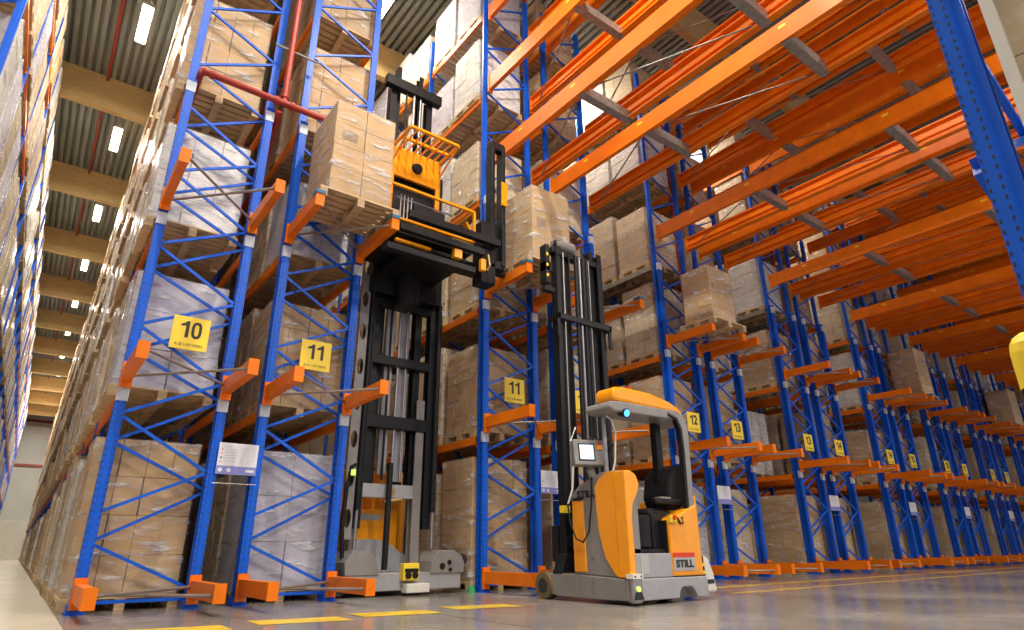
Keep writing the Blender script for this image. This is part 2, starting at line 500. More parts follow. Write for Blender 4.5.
def shelf_z(lv): return .0 if lv == 0 else SHELF[lv]+.06
def fill(xc, y0, ys, bays, levels, rname, kinds, near_bays=0, per=2, skip=0.0, seed=1, start=0, side='cross aisle', fixed=None):
    rnd = random.Random(seed)
    for lv in levels:
        for b in range(start, bays):
            for j in range(per):
                idx = b*per+j
                kd = rnd.choice(kinds); hk = rnd.choice([1, 2, 2, 3] if lv < 5 else [0, 1])
                sk = rnd.random() < skip
                if fixed and (lv, idx) in fixed:
                    f_ = fixed[(lv, idx)]
                    if f_ is None: continue
                    kd, hk = f_; sk = False
                if lv in (1, 2, 3): hk = min(hk, 2)
                if sk: continue
                y = y0+ys*(b*BAY+.66+j*1.08)
                where = f'{ORD[lv]} of {rname}, {NTH[idx]} from the front'
                place(kd, hk, xc+rnd.uniform(-.02, .03), y, shelf_z(lv), where, near=1 if b < near_bays else 0)

# ------------------------------------------------------------------ build the racks
SIGN = lambda k, b: 10+k+b
def rk_name(k, b):
    n = SIGN(k, b)
    if k == 0 and b == 0: return 'rack signed 10'
    if k == 0 and b == 1: return 'left rack signed 11'
    if k == 1 and b == 0: return 'right rack signed 11'
    return ('left' if b else 'right') + f' rack signed {n}'

rack('blue and orange pallet rack signed 10, along the long left aisle', 'r10', 0, 30, full=True)
rack('blue and orange pallet rack signed 11, left of the tall turret truck', 'r11a', SEC, 4)
rack('blue and orange pallet rack signed 11, right of the tall turret truck', 'r11b', X0[1], 8)
rack('blue and orange pallet rack signed 12, behind the reach truck mast', 'r12b', X0[1]+SEC, 4)
for k in range(2, 9):
    for b in (0, 1):
        n = SIGN(k, b)
        side = 'left' if b else 'right'
        if k == 8 and b: lab = 'last blue rack at the far right end of the row of racks'
        else: lab = f'blue and orange pallet rack signed {n}, on the {side} side of aisle {n}'
        rack(lab, f'r{k}{b}' if (k, b) != (4, 1) else 'r14b', X0[k]+SEC*b, 4 if k < 5 else 2, grey=(SHELF[3],) if (k in (2, 3) and not b) or k == 1 and b else (), detail=(k < 4))
# far side of the left aisle
rack('blue and orange rack along the left edge, facing rack 10 across the aisle', 'r9', -2.40-DEP, 30, arms=True, double=False, full=False, detail=False, top=TOP)
# near side of the cross aisle, close on the right
near = rack('close blue rack at the upper right, on the near side of the cross aisle', 'near', 1.67, 3, ys=-1, y0=NEARY+.05, arms=False, double=False, group='racks on the near side of the cross aisle')
for k in range(1, 6):
    for b in (0, 1):
        # end frames that carry the bridging beams
        rack(f'blue rack frame facing the rack signed {SIGN(k, b)} ({"right" if not b else "left"} one) across the cross aisle', f'n{k}{b}', X0[k]+SEC*b, 1, ys=-1, y0=NEARY+.03, arms=False, double=False, detail=False, group='racks on the near side of the cross aisle')

# ------------------------------------------------------------------ bridging beams across the cross aisle
def bridge(x, z, opening, label, k, spacer_to=None, lv=0):
    y0, y1 = -.19, NEARY+.045
    h, t, w = .34, .035, .085
    b = MB()
    zb, zt = z-h/2, z+h/2
    if opening == 0:    # closed face towards the left
        b.prism([(x-w/2, zb), (x+w/2, zb), (x+w/2, zb+t), (x-w/2+t*.6, zb+t), (x-w/2+t*.6, zt-t), (x+w/2, zt-t), (x+w/2, zt), (x-w/2, zt)], 'y', y1, y0)
    else:               # stepped open face towards the left
        b.prism([(x-w/2-.03, zb), (x+w/2, zb), (x+w/2, zt), (x-w/2-.03, zt), (x-w/2-.03, zt-.03), (x+.0, zt-.035), (x+.0, z+.05), (x-w/2, z+.04), (x-w/2, z-.04), (x+.0, z-.05), (x+.0, zb+.035), (x-w/2-.03, zb+.03)], 'y', y1, y0)
    o = b.build('bridging_beam', M['orange'])
    tag(o, label, 'beam', 'orange beams bridging the cross aisle')
    MB().box(x-w/2-.008, x+w/2+.008, y0-.004, y0+.035, z-h/2-.05, z+h/2+.03).build('end_connector', M['orange'], o)
    MB().box(x-w/2-.008, x+w/2+.008, y1-.035, y1+.004, z-h/2-.05, z+h/2+.03).build('end_connector', M['orange'], o)
    d = MB()
    for q in range(9):
        for s in range(3): d.box(x-w/2-.0015, x-w/2+.001, -1.9-q*.05-s*.002, -1.915-q*.05, z-.06+s*.05, z-.05+s*.05)
    if opening == 0:
        d.build('bolt_holes', M['black'], o)
        for yy in (-1.15, -2.55, -5.3): MB().box(x-w/2-.003, x-w/2+.001, yy-.11, yy, z+.055, z+.10).build('inspection_sticker', M['yellow'], o)
    if spacer_to is not None:
        for yy in (-2.75, -5.35):
            s = MB()
            xa, xb = x+w/2, spacer_to-w/2-.02
            s.prism([(yy-.07, z-.19), (yy+.07, z-.19), (yy+.07, z-.02), (yy+.055, z-.02), (yy+.055, z-.175), (yy-.055, z-.175), (yy-.055, z-.02), (yy-.07, z-.02)], 'x', xa-.06, xb+.10)
            s.build('spacer_bar', M['galv'], o)
        MB().bar((xa, -2.62, z-.10), (xb, -.5, z-.10), .03, .006).build('diagonal_strap', M['galv'], o)
        MB().bar((xa, -2.9, z-.12), (xb, -5.2, z-.12), .03, .006).build('diagonal_strap', M['galv'], o)
    return o
LVN = ['lowest', 'second', 'third', 'topmost']
BZ = [7.66, 9.52, 11.45]
for k in range(1, 9):
    for lv, z in enumerate(BZ):
        for q, dx in enumerate((0, DEP, SEC, SEC+DEP)):
            n = SIGN(k, 1 if q > 1 else 0)
            side = 'right' if q < 2 else 'left'
            lab = f'{LVN[lv]} orange bridging beam from {"left" if q % 2 == 0 else "right"} upright of the {side} rack signed {n}'
            sp = {0: X0[k]+DEP, 2: X0[k]+SEC+DEP}.get(q)
            bridge(X0[k]+dx, z, q % 2, lab, k, sp if k < 7 else None, lv)

# ------------------------------------------------------------------ aisle signs, placards
def sign(x, n, sd, k):
    e = empty('aisle_sign', (x, -.155, 3.18))
    nm = {10: 'yellow sign reading 10 on the rack end left of all', 11: f'yellow sign reading 11 on the rack {"left" if sd else "right"} of the tall truck',
          12: f'yellow sign reading 12 {"behind the reach truck mast" if sd else "right of the reach truck roof"}'}.get(n, f'yellow sign reading {n} on the rack at the {"left" if sd else "right"} of aisle {n}')
    tag(e, nm, 'sign', 'yellow aisle number signs')
    MB().box(-.215, .215, -.006, .004, -.215, .215).build('sign_board', M['yellow'], e, .004)
    d2 = str(n)[1]
    def one(cx):
        return MB().prism([(cx+.012, -.06), (cx+.052, -.06), (cx+.052, .155), (cx+.018, .155), (cx-.005, .128), (cx-.045, .112), (cx-.045, .082), (cx+.012, .094)], 'y', -.009, -.006)
    b1 = one(-.075)
    if d2 == '1': q = one(.055); i0 = len(b1.v); b1.v += q.v; b1.f += [tuple(i+i0 for i in f) for f in q.f]
    elif d2 == '0':
        i0 = len(b1.v); N = 24
        for yy in (-.009, -.006):
            for (ra, rb) in ((.060, .110), (.026, .076)):
                for t in range(N):
                    c_, s_ = math.cos(2*PI*t/N), math.sin(2*PI*t/N)
                    b1.v.append((.065+ra*math.copysign(abs(c_)**.75, c_), yy, .0475+rb*math.copysign(abs(s_)**.75, s_)))
        for t in range(N):
            u = (t+1) % N
            b1.f += [(i0+t, i0+u, i0+N+u, i0+N+t), (i0+2*N+t, i0+2*N+u, i0+3*N+u, i0+3*N+t), (i0+t, i0+u, i0+2*N+u, i0+2*N+t), (i0+N+t, i0+N+u, i0+3*N+u, i0+3*N+t)]
    nb_ = b1.build('aisle_number', M['black'], e)
    if d2 not in '01': text_obj('second_digit', d2, .285, M['black'], nb_, (.065, -.008, .045), (PI/2, 0, 0), .001, .95, .008)
    text_obj('small_print', 'K12 1107 03092', .05, M['black'], e, (0, -.008, -.155), (PI/2, 0, 0), .001, .95)
for k in range(0, 8):
    for b in (0, 1): sign(X0[k]+SEC*b+.385+.19, SIGN(k, b), b, k)
PL = ['white', 'second']
for k in range(0, 7):
    x = X0[k]+1.36
    e = empty('notice_board', (x, -.16, 1.68))
    tag(e, ['white notice with violet footer between the racks signed 10 and 11', 'white notice between racks left of the reach truck mast'][k] if k < 2 else f'small white notice between the racks signed {SIGN(k,0)} and {SIGN(k,1)}', 'notice', 'notices between rack ends')
    MB().box(-.235, .235, -.005, .004, -.19, .19).build('board', M['placard'], e)
    MB().box(-.233, .233, -.0065, -.005, -.188, -.09).build('footer_band', M['placard_blue'], e)
    if k < 2:
        b = MB()
        for q in range(6): b.box(-.16, -.02 if q else -.08, -.0065, -.005, .14-q*.035, .146-q*.035)
        for c in range(3):
            for q in range(7): b.box(.02+c*.07, .07+c*.07, -.0065, -.005, .13-q*.03, .134-q*.03)
        b.build('printed_lines', M['label_grey'], e)
        b = MB()
        for q in (0, 1, 3): b.box(-.205, -.19, -.0068, -.005, .10-q*.05, .115-q*.05)
        b.build('red_marks', M['label_red'], e)
        MB().box(-.21, -.185, -.0068, -.005, -.005, .018).build('green_mark', M['green'], e)
        b = MB().tube([(-.19, -.0075, -.14), (-.19, -.005, -.14)], .026, 14).tube([(-.09, -.0075, -.14), (-.09, -.005, -.14)], .026, 14)
        b.box(.11, .21, -.0075, -.005, -.155, -.125)
        b.build('footer_symbols', M['placard'], e)
    MB().tube([(-.26, .0, -.30), (.26, .0, -.30)], .008, 8).build('support_rod', M['steel'], e)

# ------------------------------------------------------------------ sprinkler pipes
def pipe(name, pts, r, label, cat='pipe', extra=()):
    o = MB().tube(pts, r, 14).build(name, M['red'], None, smooth=False)
    tag(o, label, cat, 'red sprinkler pipes')
    for (p, rr) in extra:
        MB().tube([(p[0]-.0, p[1], p[2]-.05), (p[0], p[1], p[2]+.05)], rr, 12).build('coupling', M['red'], o)
    return o
e = empty('sprinkler_pipe', (0, 0, 0)); tag(e, 'dark red sprinkler pipe crossing the ends of racks 10 and 11', 'pipe', 'red sprinkler pipes')
MB().tube([(.08, -.24, 7.04), (1.95, -.24, 7.04)], .052, 14).build('branch_pipe', M['red'], e, smooth=False)
MB().tube([(.08, -.24, 7.04), (.08, .5, 7.04), (.08, 1.2, 7.04)], .045, 14).build('elbow_pipe', M['red'], e)
MB().tube([(1.24, -.24, 7.04), (1.24, -.24, CEIL-.1)], .048, 14).build('riser_pipe', M['red'], e)
for x in (.10, .22, 1.13, 1.36, 1.9): MB().tube([(x-.03, -.24, 7.04), (x+.03, -.24, 7.04)], .068, 14).build('coupling', M['red'], e)
for z in (7.16, 9.2): MB().tube([(1.24, -.24, z-.03), (1.24, -.24, z+.03)], .064, 14).build('coupling', M['red'], e)
MB().tube([(1.0, -.20, 8.1), (1.7, -.20, 8.1)], .02, 8).build('pipe_bracket', M['galv'], e)
MB().tube([(1.2, -.2, 6.9), (1.3, .9, 6.3), (1.35, 2.0, 6.25)], .05, 12).build('feed_pipe', M['red'], e)
for k in range(1, 8):
    pipe('sprinkler_riser', [(X0[k]+1.36, .35, 5.2), (X0[k]+1.36, .35, 13.4)], .05, f'red riser pipe between the racks signed {SIGN(k,0)} and {SIGN(k,1)}')
pipe('sprinkler_main', [(-1.36, -9, 13.98), (-1.36, 69, 13.98)], .04, 'long dark red pipe under the roof of the left aisle')

# ------------------------------------------------------------------ goods
W = ['white', 'white', 'pale', 'lilac', 'tiny']
Bn = ['big', 'small', 'pale', 'big', 'tiny']
fix10 = {(0, 0): ('big', 2), (1, 0): ('lilac', 1), (2, 0): ('white', 1), (3, 0): ('big', 2), (4, 0): ('big', 2)}
fill(.42, 0, 1, 5, range(6), 'rack signed 10', ['pale', 'white', 'tiny', 'big'], near_bays=1, seed=3, fixed=fix10)
fix11 = {(0, 0): ('lilac', 2), (1, 0): ('big', 1), (2, 0): ('lilac', 0), (3, 0): ('small', 2), (4, 0): ('big', 2), (5, 0): ('dark', 1)}
fill(SEC+.55, 0, 1, 2, range(6), 'left rack signed 11', Bn, near_bays=1, seed=5, fixed=fix11)
fill(X0[1]+.53, 0, 1, 4, range(3), 'right rack signed 11', ['big', 'pale', 'small'], near_bays=1, seed=8, fixed={(0, 0): ('big', 3), (0, 1): ('pale', 2)})
fill(X0[1]+.53, 0, 1, 4, range(3, 6), 'right rack signed 11', ['white', 'white', 'white', 'tiny'], near_bays=1, seed=9, fixed={(lv, i): (('white', 'lilac', 'white', 'pale')[(lv+i) % 4], (1, 0, 1, 0)[(lv*3+i) % 4]) for lv in (3, 4, 5) for i in range(8)})
fill(X0[1]+SEC+.55, 0, 1, 1, range(6), 'left rack signed 12', Bn, near_bays=1, seed=11)
fill(X0[2]+.55, 0, 1, 2, range(6), 'right rack signed 12', ['pale', 'tiny', 'big', 'white'], near_bays=1, seed=12, fixed={(2, 0): ('tiny', 2), (2, 1): ('pale', 1), (3, 0): ('pale', 1), (3, 1): ('pale', 2)})
fill(X0[2]+SEC+.55, 0, 1, 1, range(6), 'left rack signed 13', Bn, seed=13)
for k in range(3, 9):
    fill(X0[k]+.55, 0, 1, 2 if k < 4 else 1, range(6 if k < 6 else 4), rk_name(k, 0), ['pale', 'tiny', 'big', 'white', 'small'], seed=20+k, fixed={(0, 0): ('big', 2), (0, 1): ('pale', 0)}, skip=.10)
    if k < 5: fill(X0[k]+SEC+.55, 0, 1, 1, range(6), rk_name(k, 1), Bn, seed=40+k, skip=.1)
fill(-2.40-.52, 0, 1, 5, range(6), 'rack along the left edge', W+['big'], seed=15, start=1)
p_, l_ = place('pale', 3, 1.67+.56, NEARY-.56, 0, 'floor of the close rack at the upper right', label='tall pale wrapped goods inside the close rack at the upper right corner')
l_.scale = (1, 1, 1.25)
MB().box(-.585, -.545, .455, .49, 0, 1.9).build('corner_board', M['white_plastic'], l_)

# goods deeper in the rows, past counting: one object, with the pallets as one part of it
def mass_all(rows):
    rnd = random.Random(77); P_ = MB(); G = {'carton_far': MB(), 'white_far': MB(), 'pale_far': MB()}
    for xc, b0, b1, kinds, levels in rows:
        for lv in levels:
            for k in range(b0, b1):
                for j in range(2):
                    y = k*BAY+.66+j*1.08; h = rnd.choice((1.3, 1.5, 1.7)) if lv < 5 else rnd.uniform(.9, 1.2); z = shelf_z(lv)
                    o = rnd.uniform(-.04, .05)
                    G[rnd.choice(kinds)].box(xc-.56+o, xc+.56+o, y-.47, y+.47, z+PH, z+PH+h)
                    P_.box(xc-.58, xc+.58, y-.49, y+.49, z+.10, z+.144)
                    for xx in (-.53, 0, .53): P_.box(xc+xx-.05, xc+xx+.05, y-.49, y+.49, z, z+.1)
    allb = MB(); idx = []; mats = []
    for n_, (kk, g) in enumerate(G.items()):
        i0 = len(allb.v); allb.v += g.v; allb.f += [tuple(i+i0 for i in f) for f in g.f]; idx += [n_]*len(g.f); mats.append(M[kk])
    me = bpy.data.meshes.new('stacked_goods'); me.from_pydata(allb.v, [], allb.f)
    for m_ in mats: me.materials.append(m_)
    for p, i in zip(me.polygons, idx): p.material_index = i
    o = link('stacked_goods', me)
    tag(o, 'wrapped goods on pallets deeper inside the racks, past the nearer stacks', 'palletized goods', kind='stuff')
    q = P_.build('pallets', M['pallet'], o); q['kind'] = 'stuff'
BR = ['carton_far', 'carton_far', 'pale_far']; WH = ['white_far', 'white_far', 'pale_far']
mass_all([(.42, 5, 29, BR+['white_far'], range(6)), (-2.92, 5, 29, WH, range(6)), (SEC+.55, 2, 3, BR, range(6)), (X0[1]+.53, 4, 7, BR, range(3)), (X0[1]+.53, 4, 7, WH, range(3, 6)),
          (X0[1]+SEC+.55, 1, 3, BR, range(6)), (X0[2]+.55, 2, 3, BR, range(6)), (X0[2]+SEC+.55, 1, 3, BR, range(6)), (X0[3]+.55, 2, 3, BR, range(6)),
          (X0[3]+SEC+.55, 1, 3, BR, range(6)), (X0[4]+.55, 1, 3, BR, range(6)), (X0[4]+SEC+.55, 1, 3, BR, range(6)), (X0[5]+SEC+.55, 0, 1, BR, range(6)), (X0[6]+SEC+.55, 0, 1, BR, range(6)), (X0[7]+SEC+.55, 0, 1, BR, range(6))])

# goods set down on the stub arms in front of the racks (each carton a part)
def hero(x0, x1, y0, y1, z, h, nx, ny, nz, label, plabel, px0, m='carton', py=None):
    p = copy_tree(PROTO); p.name = 'pallet'; p.location = (px0, (y0+y1)/2 if py is None else py, z); p.scale = (1.0, 1.0 if y1-y0 > .8 else .9, 1)
    tag(p, plabel, 'pallet', 'pallets on the stub arms')
    cx, cy = (x0+x1)/2, (y0+y1)/2; w, d = x1-x0, y1-y0
    e = empty('carton_load', (cx, cy, z+PH+.002))
    tag(e, label, 'palletized goods', 'wrapped goods on the stub arms')
    bx, by, bz = w/nx, d/ny, h/nz
    rnd = random.Random(int(x0*10))
    for k in range(nz):
        for i in range(nx):
            for j in range(ny):
                ox = rnd.uniform(-.004, .004)
                b = MB().box(-w/2+i*bx+.003+ox, -w/2+(i+1)*bx-.003+ox, -d/2+j*by+.003, -d/2+(j+1)*by-.003, k*bz+.001, (k+1)*bz-.002)
                c = b.build('carton', M[m], e, .006)
                if j == 0 and i % 2 == 0 and k == nz-2:
                    MB().box(-w/2+(i+.25)*bx, -w/2+(i+.75)*bx, -d/2-.001, -d/2+.003, (k+.3)*bz, (k+.7)*bz).build('carton_label', M['tape'], c)
    link('stretch_wrap', hull(w+.012, d+.012, h+.005, rnd, .004), e)
    return e
AZ = ARM[2]+.086
hero(1.72, 2.62, -1.32, -.36, AZ, 1.46, 2, 2, 4, 'stack of brown cartons wrapped in film on arms above the left sign 11', 'wooden pallet on the orange arms beside the tall truck cabin', 2.19)
hero(5.24, 6.10, -1.32, -.36, AZ, 1.40, 2, 2, 3, 'brown cartons in film on arms left of the reach truck mast', 'wooden pallet on orange arms left of the reach truck mast', 5.71)
hero(10.16, 11.0, -1.32, -.60, AZ, 1.24, 3, 2, 4, 'wrapped brown cartons on arms above and right of the reach truck roof', 'wooden pallet on orange arms above and right of the reach truck', 10.63)
hero(X0[4]+SEC+.05, X0[4]+SEC+.95, -1.1, -.3, AZ, 1.5, 2, 2, 5, 'tall grey-brown carton stack on arms, first on the racks far right', 'pallet under the tall carton stack on arms far right', X0[4]+SEC+.55)
hero(X0[6]+SEC+.05, X0[6]+SEC+1.0, -1.1, -.3, AZ, 1.4, 2, 2, 4, 'brown carton stack on arms nearest the right edge', 'pallet under the carton stack on arms nearest the right edge', X0[6]+SEC+.55)

# ------------------------------------------------------------------ the building
struct('floor', MB().box(-12, 60, -24, 71, -.1, 0), M['concrete'])
struct('floor_aisle_strip', MB().box(-2.3, -.16, -2.5, 70.5, 0, .0015), M['aisle_floor'])  # pale strip paints in the light lying along the aisle floor
struct('floor_joint', MB().box(-.155, -.14, -12, 70, 0, .002).box(-12, 45, -1.52, -1.505, 0, .0012).box(2.9, 2.915, -12, -1.5, 0, .0012).box(8.9, 8.915, -12, -1.5, 0, .0012), M['joint'])
b = MB(); pts = []
pit = .21; x = -12.0
while x < 45:
    pts += [(x, CEIL), (x+.11, CEIL), (x+.125, CEIL+.12), (x+.195, CEIL+.12)]; x += pit
top = [(p[0], p[1]+.01) for p in reversed(pts)]
for i in range(len(pts)-1):
    a_, c_ = pts[i], pts[i+1]
    n = len(b.v); b.v += [(a_[0], -24, a_[1]), (c_[0], -24, c_[1]), (c_[0], 70.5, c_[1]), (a_[0], 70.5, a_[1])]; b.f.append((n, n+1, n+2, n+3))
struct('ceiling', b, M['deck'])
struct('ceiling_roof_slab', MB().box(-12, 60, -24, 71, CEIL+.14, CEIL+.3), M['deck'])
for i in range(-3, 11):
    y = 4.62+i*6.14
    struct(f'ceiling_beam_{i+4}', MB().box(-12, 45, y, y+.22, 13.0, CEIL), M['glulam'])
b = MB()
z = 3.45
while z < CEIL:
    b.box(-12, 60, 70.5, 70.62, z, z+.17); b.box(-12, 60, 70.54, 70.64, z+.17, z+.22); z += .22
struct('wall_back', b, M['wall_panel'])
struct('wall_back_plinth', MB().box(-12, 60, 70.42, 70.62, 0, 3.45), M['plinth'])
struct('trim_1', MB().box(-2.4, .0, 70.35, 70.5, 8.6, 8.85).box(-2.4, 0, 70.35, 70.5, 13.0, 13.25), M['red'])
struct('wall_right', MB().box(45, 45.2, -24, 71, 0, CEIL), M['wall_panel'])
struct('wall_left', MB().box(-12.2, -12, -24, 71, 0, CEIL), M['wall_panel'])
tag(MB().box(3.2, 4.5, 4.45, 4.53, 13.55, 13.7).build('yellow_rail', M['mark']), 'yellow rail fixed under the roof above the tall truck', 'rail')
# floor markings
b = MB()
def par(xc, yc, l=.80, w=.42, sl=.16):
    n = len(b.v); b.v += [(xc-l/2, yc-w/2, .003), (xc+l/2, yc-w/2-sl, .003), (xc+l/2, yc+w/2-sl, .003), (xc-l/2, yc+w/2, .003)]; b.f.append((n, n+1, n+2, n+3))
for xc, yc in ((.55, -2.2), (1.62, -2.15), (2.62, -2.12), (3.72, -2.05)): par(xc, yc)
b.box(7.2, 44, -1.78, -1.66, .001, .003); b.box(7.6, 44, -2.75, -2.67, .001, .003)
struct('floor_markings', b, M['mark'])

# ------------------------------------------------------------------ luminaires
LAMPS = []
def luminaire(x, y, z=13.45, label='', L=1.5, power=220, big=False):
    e = empty('ceiling_lamp', (x, y, z)); tag(e, label, 'lamp', 'ceiling lamps')
    MB().box(-.13, .13, -L/2, L/2, .02, .10).build('lamp_housing', M['lamp_body'], e)
    MB().box(-.11, .11, -L/2+.03, L/2-.03, -.012, .02).build('diffuser', M['lamp'], e)
    MB().tube([(0, -L/3, .1), (0, -L/3, .62)], .008, 6).build('suspension_wire', M['steel'], e)
    MB().tube([(0, L/3, .1), (0, L/3, .62)], .008, 6).build('suspension_wire', M['steel'], e)
    ld = bpy.data.lights.new('lamp_light', 'AREA'); ld.shape = 'RECTANGLE'; ld.size = .22; ld.size_y = L-.06
    ld.energy = power; ld.color = (1.0, .91, .78)
    lo = bpy.data.objects.new('lamp_light', ld); C.objects.link(lo); lo.parent = e; lo.location = (0, 0, -.02)
n = 0
for i in range(10):
    y = 7.1+i*6.0
    luminaire(-.80, y, label=(f'{NTH[i]} bright lamp from the front, above the left aisle'), power=230 if i < 7 else 700)
for y, w_ in ((.9, 'over the mouth of the left aisle'), (-5.2, 'over the cross aisle at left'), (-10.8, 'behind the viewer over the left aisle')):  # unseen lamps added in line with the aisle row, to light the rack ends
    luminaire(-.80, y, label='added lamp above the frame '+w_, power=520)
for k, xa in enumerate((3.95, 8.97, 13.7, 18.5)):
    for j, y in enumerate((2.6, 8.7)):
        luminaire(xa, y, label=f'{"front" if j==0 else "rear"} lamp over aisle {11+k}', power=230)
# unseen fill lamps added over the cross aisle to brighten the rack fronts
for k, (xa, y, z, p) in enumerate(((3.4, -5.2, 12.9, 700), (3.6, -10.5, 9.0, 420), (8.6, -10.5, 9.0, 330), (13.4, -10.5, 9.0, 300), (19., -10.5, 9.0, 300), (26., -10.5, 9.0, 300))):
    luminaire(xa, y, z, label=f'{NTH[k]} added fill lamp from the left over the near side of the cross aisle', power=p, L=2.0)

# ------------------------------------------------------------------ tall turret truck in aisle 11
def turret():
    t = empty('turret_truck', (3.95, .3, 0))
    t.location = (0, 0, 0)
    tag(t, 'tall orange and black turret truck with raised cabin in the aisle between racks 11', 'forklift truck')
    B_ = lambda name, mb, m, p=t, bv=.01: mb.build(name, M[m], p, bv)
    # chassis
    c = B_('chassis', MB().box(3.02, 4.86, .10, .95, .07, .30).box(3.1, 4.8, .95, 3.9, .07, .42), 'truck_light')
    B_('load_wheel_cover', MB().prism([(4.32, .28), (4.90, .28), (4.92, .40), (4.86, .52), (4.72, .60), (4.45, .60), (4.34, .45)], 'y', .08, .75), 'truck_grey', c)
    B_('load_wheel_cover', MB().prism([(3.0, .28), (3.5, .28), (3.46, .45), (3.35, .58), (3.1, .60), (2.98, .45)], 'y', .08, .75), 'truck_grey', c)
    w = MB().tube([(4.52, .10, .38), (4.52, .068, .38)], .045, 16).tube([(4.64, .10, .43), (4.64, .068, .43)], .035, 16).tube([(4.66, .10, .33), (4.66, .068, .33)], .03, 16)
    w.build('wheel_hub', M['black_plastic'], c)
    MB().tube([(4.95, .2, .46), (4.95, .7, .46)], .09, 14).tube([(2.99, .2, .18), (2.99, .7, .18)], .16, 14).build('guide_roller', M['rubber'], c)
    B_('sensor_box', MB().box(3.87, 4.24, -.06, .10, .04, .16), 'white_plastic', c)
    y_ = B_('laser_scanner', MB().box(3.83, 4.08, -.02, .10, .20, .43), 'yellow', c)
    MB().tube([(3.90, -.025, .27), (3.90, -.05, .27)], .045, 12).tube([(4.01, -.025, .27), (4.01, -.05, .27)], .045, 12).box(3.85, 4.06, -.03, -.015, .31, .36).build('scanner_lens', M['black_plastic'], y_)
    # body behind mast
    B_('battery_cover', MB().box(3.26, 4.12, .82, 1.6, .38, 1.20), 'truck_orange', bv=.03)
    MB().box(3.46, 3.82, .812, .82, 1.04, 1.13).build('name_plate', M['label_grey'], t)
    B_('front_apron', MB().prism([(3.15, .30), (4.3, .30), (4.3, .50), (4.15, .56), (3.95, .70), (3.75, .76), (3.45, .76), (3.25, .66), (3.15, .5)], 'y', .70, .80), 'truck_light')
    B_('rear_body', MB().box(3.2, 4.7, 1.7, 3.9, .42, 1.9), 'truck_orange', bv=.05)
    # mast: outer, middle, inner channels
    def chan(x, y, z0, z1, m, w=.13, d=.16, name='mast_channel', s=1):
        return MB().prism([(x-w/2, y-d/2), (x+w/2, y-d/2), (x+w/2, y-d/2+.03), (x-w/2+.035, y-d/2+.03), (x-w/2+.035, y+d/2-.03), (x+w/2, y+d/2-.03), (x+w/2, y+d/2), (x-w/2, y+d/2)] if s > 0 else
             [(x+w/2, y-d/2), (x-w/2, y-d/2), (x-w/2, y-d/2+.03), (x+w/2-.035, y-d/2+.03), (x+w/2-.035, y+d/2-.03), (x-w/2, y+d/2-.03), (x-w/2, y+d/2), (x+w/2, y+d/2)], 'z', z0, z1).build(name, M[m], t)
    chan(3.21, .42, .9, 7.2, 'black_steel'); chan(4.36, .42, .9, 7.2, 'black_steel', s=-1)
    chan(4.20, .46, .35, 2.9, 'truck_grey', w=.14, s=-1); chan(3.20, .5, .35, 2.2, 'truck_grey', w=.08)
    chan(3.36, .56, 1.55, 9.0, 'black_steel', w=.12); chan(4.14, .56, 1.55, 9.0, 'black_steel', w=.12, s=-1)
    chan(3.50, .66, 1.5, 9.6, 'black_steel', w=.08); chan(3.98, .66, 1.5, 9.6, 'black_steel', w=.08, s=-1)
    MB().box(3.56, 3.70, .50, .58, 1.70, 6.0).build('mast_post', M['truck_light'], t)
    MB().box(3.82, 3.98, .50, .58, 1.60, 6.0).build('mast_post', M['truck_light'], t)
    for (xa, r, m) in ((3.76, .028, 'steel'), (3.60, .02, 'black_plastic'), (3.90, .018, 'steel')):
        MB().tube([(xa, .42, 1.6), (xa, .42, 8.9)], r, 8).build('lift_cylinder', M[m], t)
    MB().tube([(3.68, .30, .34), (3.68, .30, 1.85)], .045, 12).build('lift_cylinder', M['black_steel'], t)
    for xx in (3.19, 4.44):
        q = MB().tube([(xx, .30, 1.15), (xx, .30, 4.6)], .045, 12).build('side_cylinder', M['black_steel'], t)
        MB().tube([(xx, .30, .62), (xx, .30, 1.15)], .026, 10).build('piston_rod', M['steel'], q)
    # cross members
    for z, h in ((3.40, .15), (2.38, .20), (4.40, .12), (7.1, .20), (8.9, .22)):
        B_('cross_member', MB().box(3.15, 4.34, .35, .50, z, z+h), 'black_steel')
    B_('lower_crosshead', MB().box(3.27, 4.12, .36, .52, 1.34, 1.54), 'truck_light')
    MB().tube([(3.75, .34, 1.44), (3.75, .36, 1.44)], .06, 14).tube([(3.62, .33, 1.28), (3.9, .33, 1.32)], .03, 8).build('chain_anchor', M['brass'], t)
    B_('chain_cover', MB().box(3.32, 3.55, .6, .66, 1.75, 3.1), 'black_plastic')
    B_('mast_bridge_plate', MB().box(3.10, 4.40, .18, .46, 4.55, 5.05).tube([(3.7, .1, 4.35), (3.7, .1, 4.95)], .2, 18), 'black_steel')
    # perforated side plate
    e0, e1, zz = 2.985, 3.135, .75
    sp = MB()
    n = 8; H = 4.5
    for k in range(n):
        z0 = zz+k*H/n; hh = H/n; x0_, x1_ = e0, e1; cx, cz, ra, rb = (x0_+x1_)/2, z0+hh/2, .055, .13
        ring = [(cx+ra*math.cos(2*PI*i/16), cz+rb*math.sin(2*PI*i/16)) for i in range(16)]
        corn = []
        for i in range(16):
            a = 2*PI*i/16; c_, s_ = math.cos(a), math.sin(a)
            m_ = max(abs(c_), abs(s_)); corn.append((cx+c_/m_*(x1_-x0_)/2, cz+s_/m_*hh/2))
        for y in (.30, .35):
            i0 = len(sp.v); sp.v += [(p[0], y, p[1]) for p in ring]+[(p[0], y, p[1]) for p in corn]
            for i in range(16): sp.f.append((i0+i, i0+(i+1) % 16, i0+16+(i+1) % 16, i0+16+i))
        i0 = len(sp.v)-64
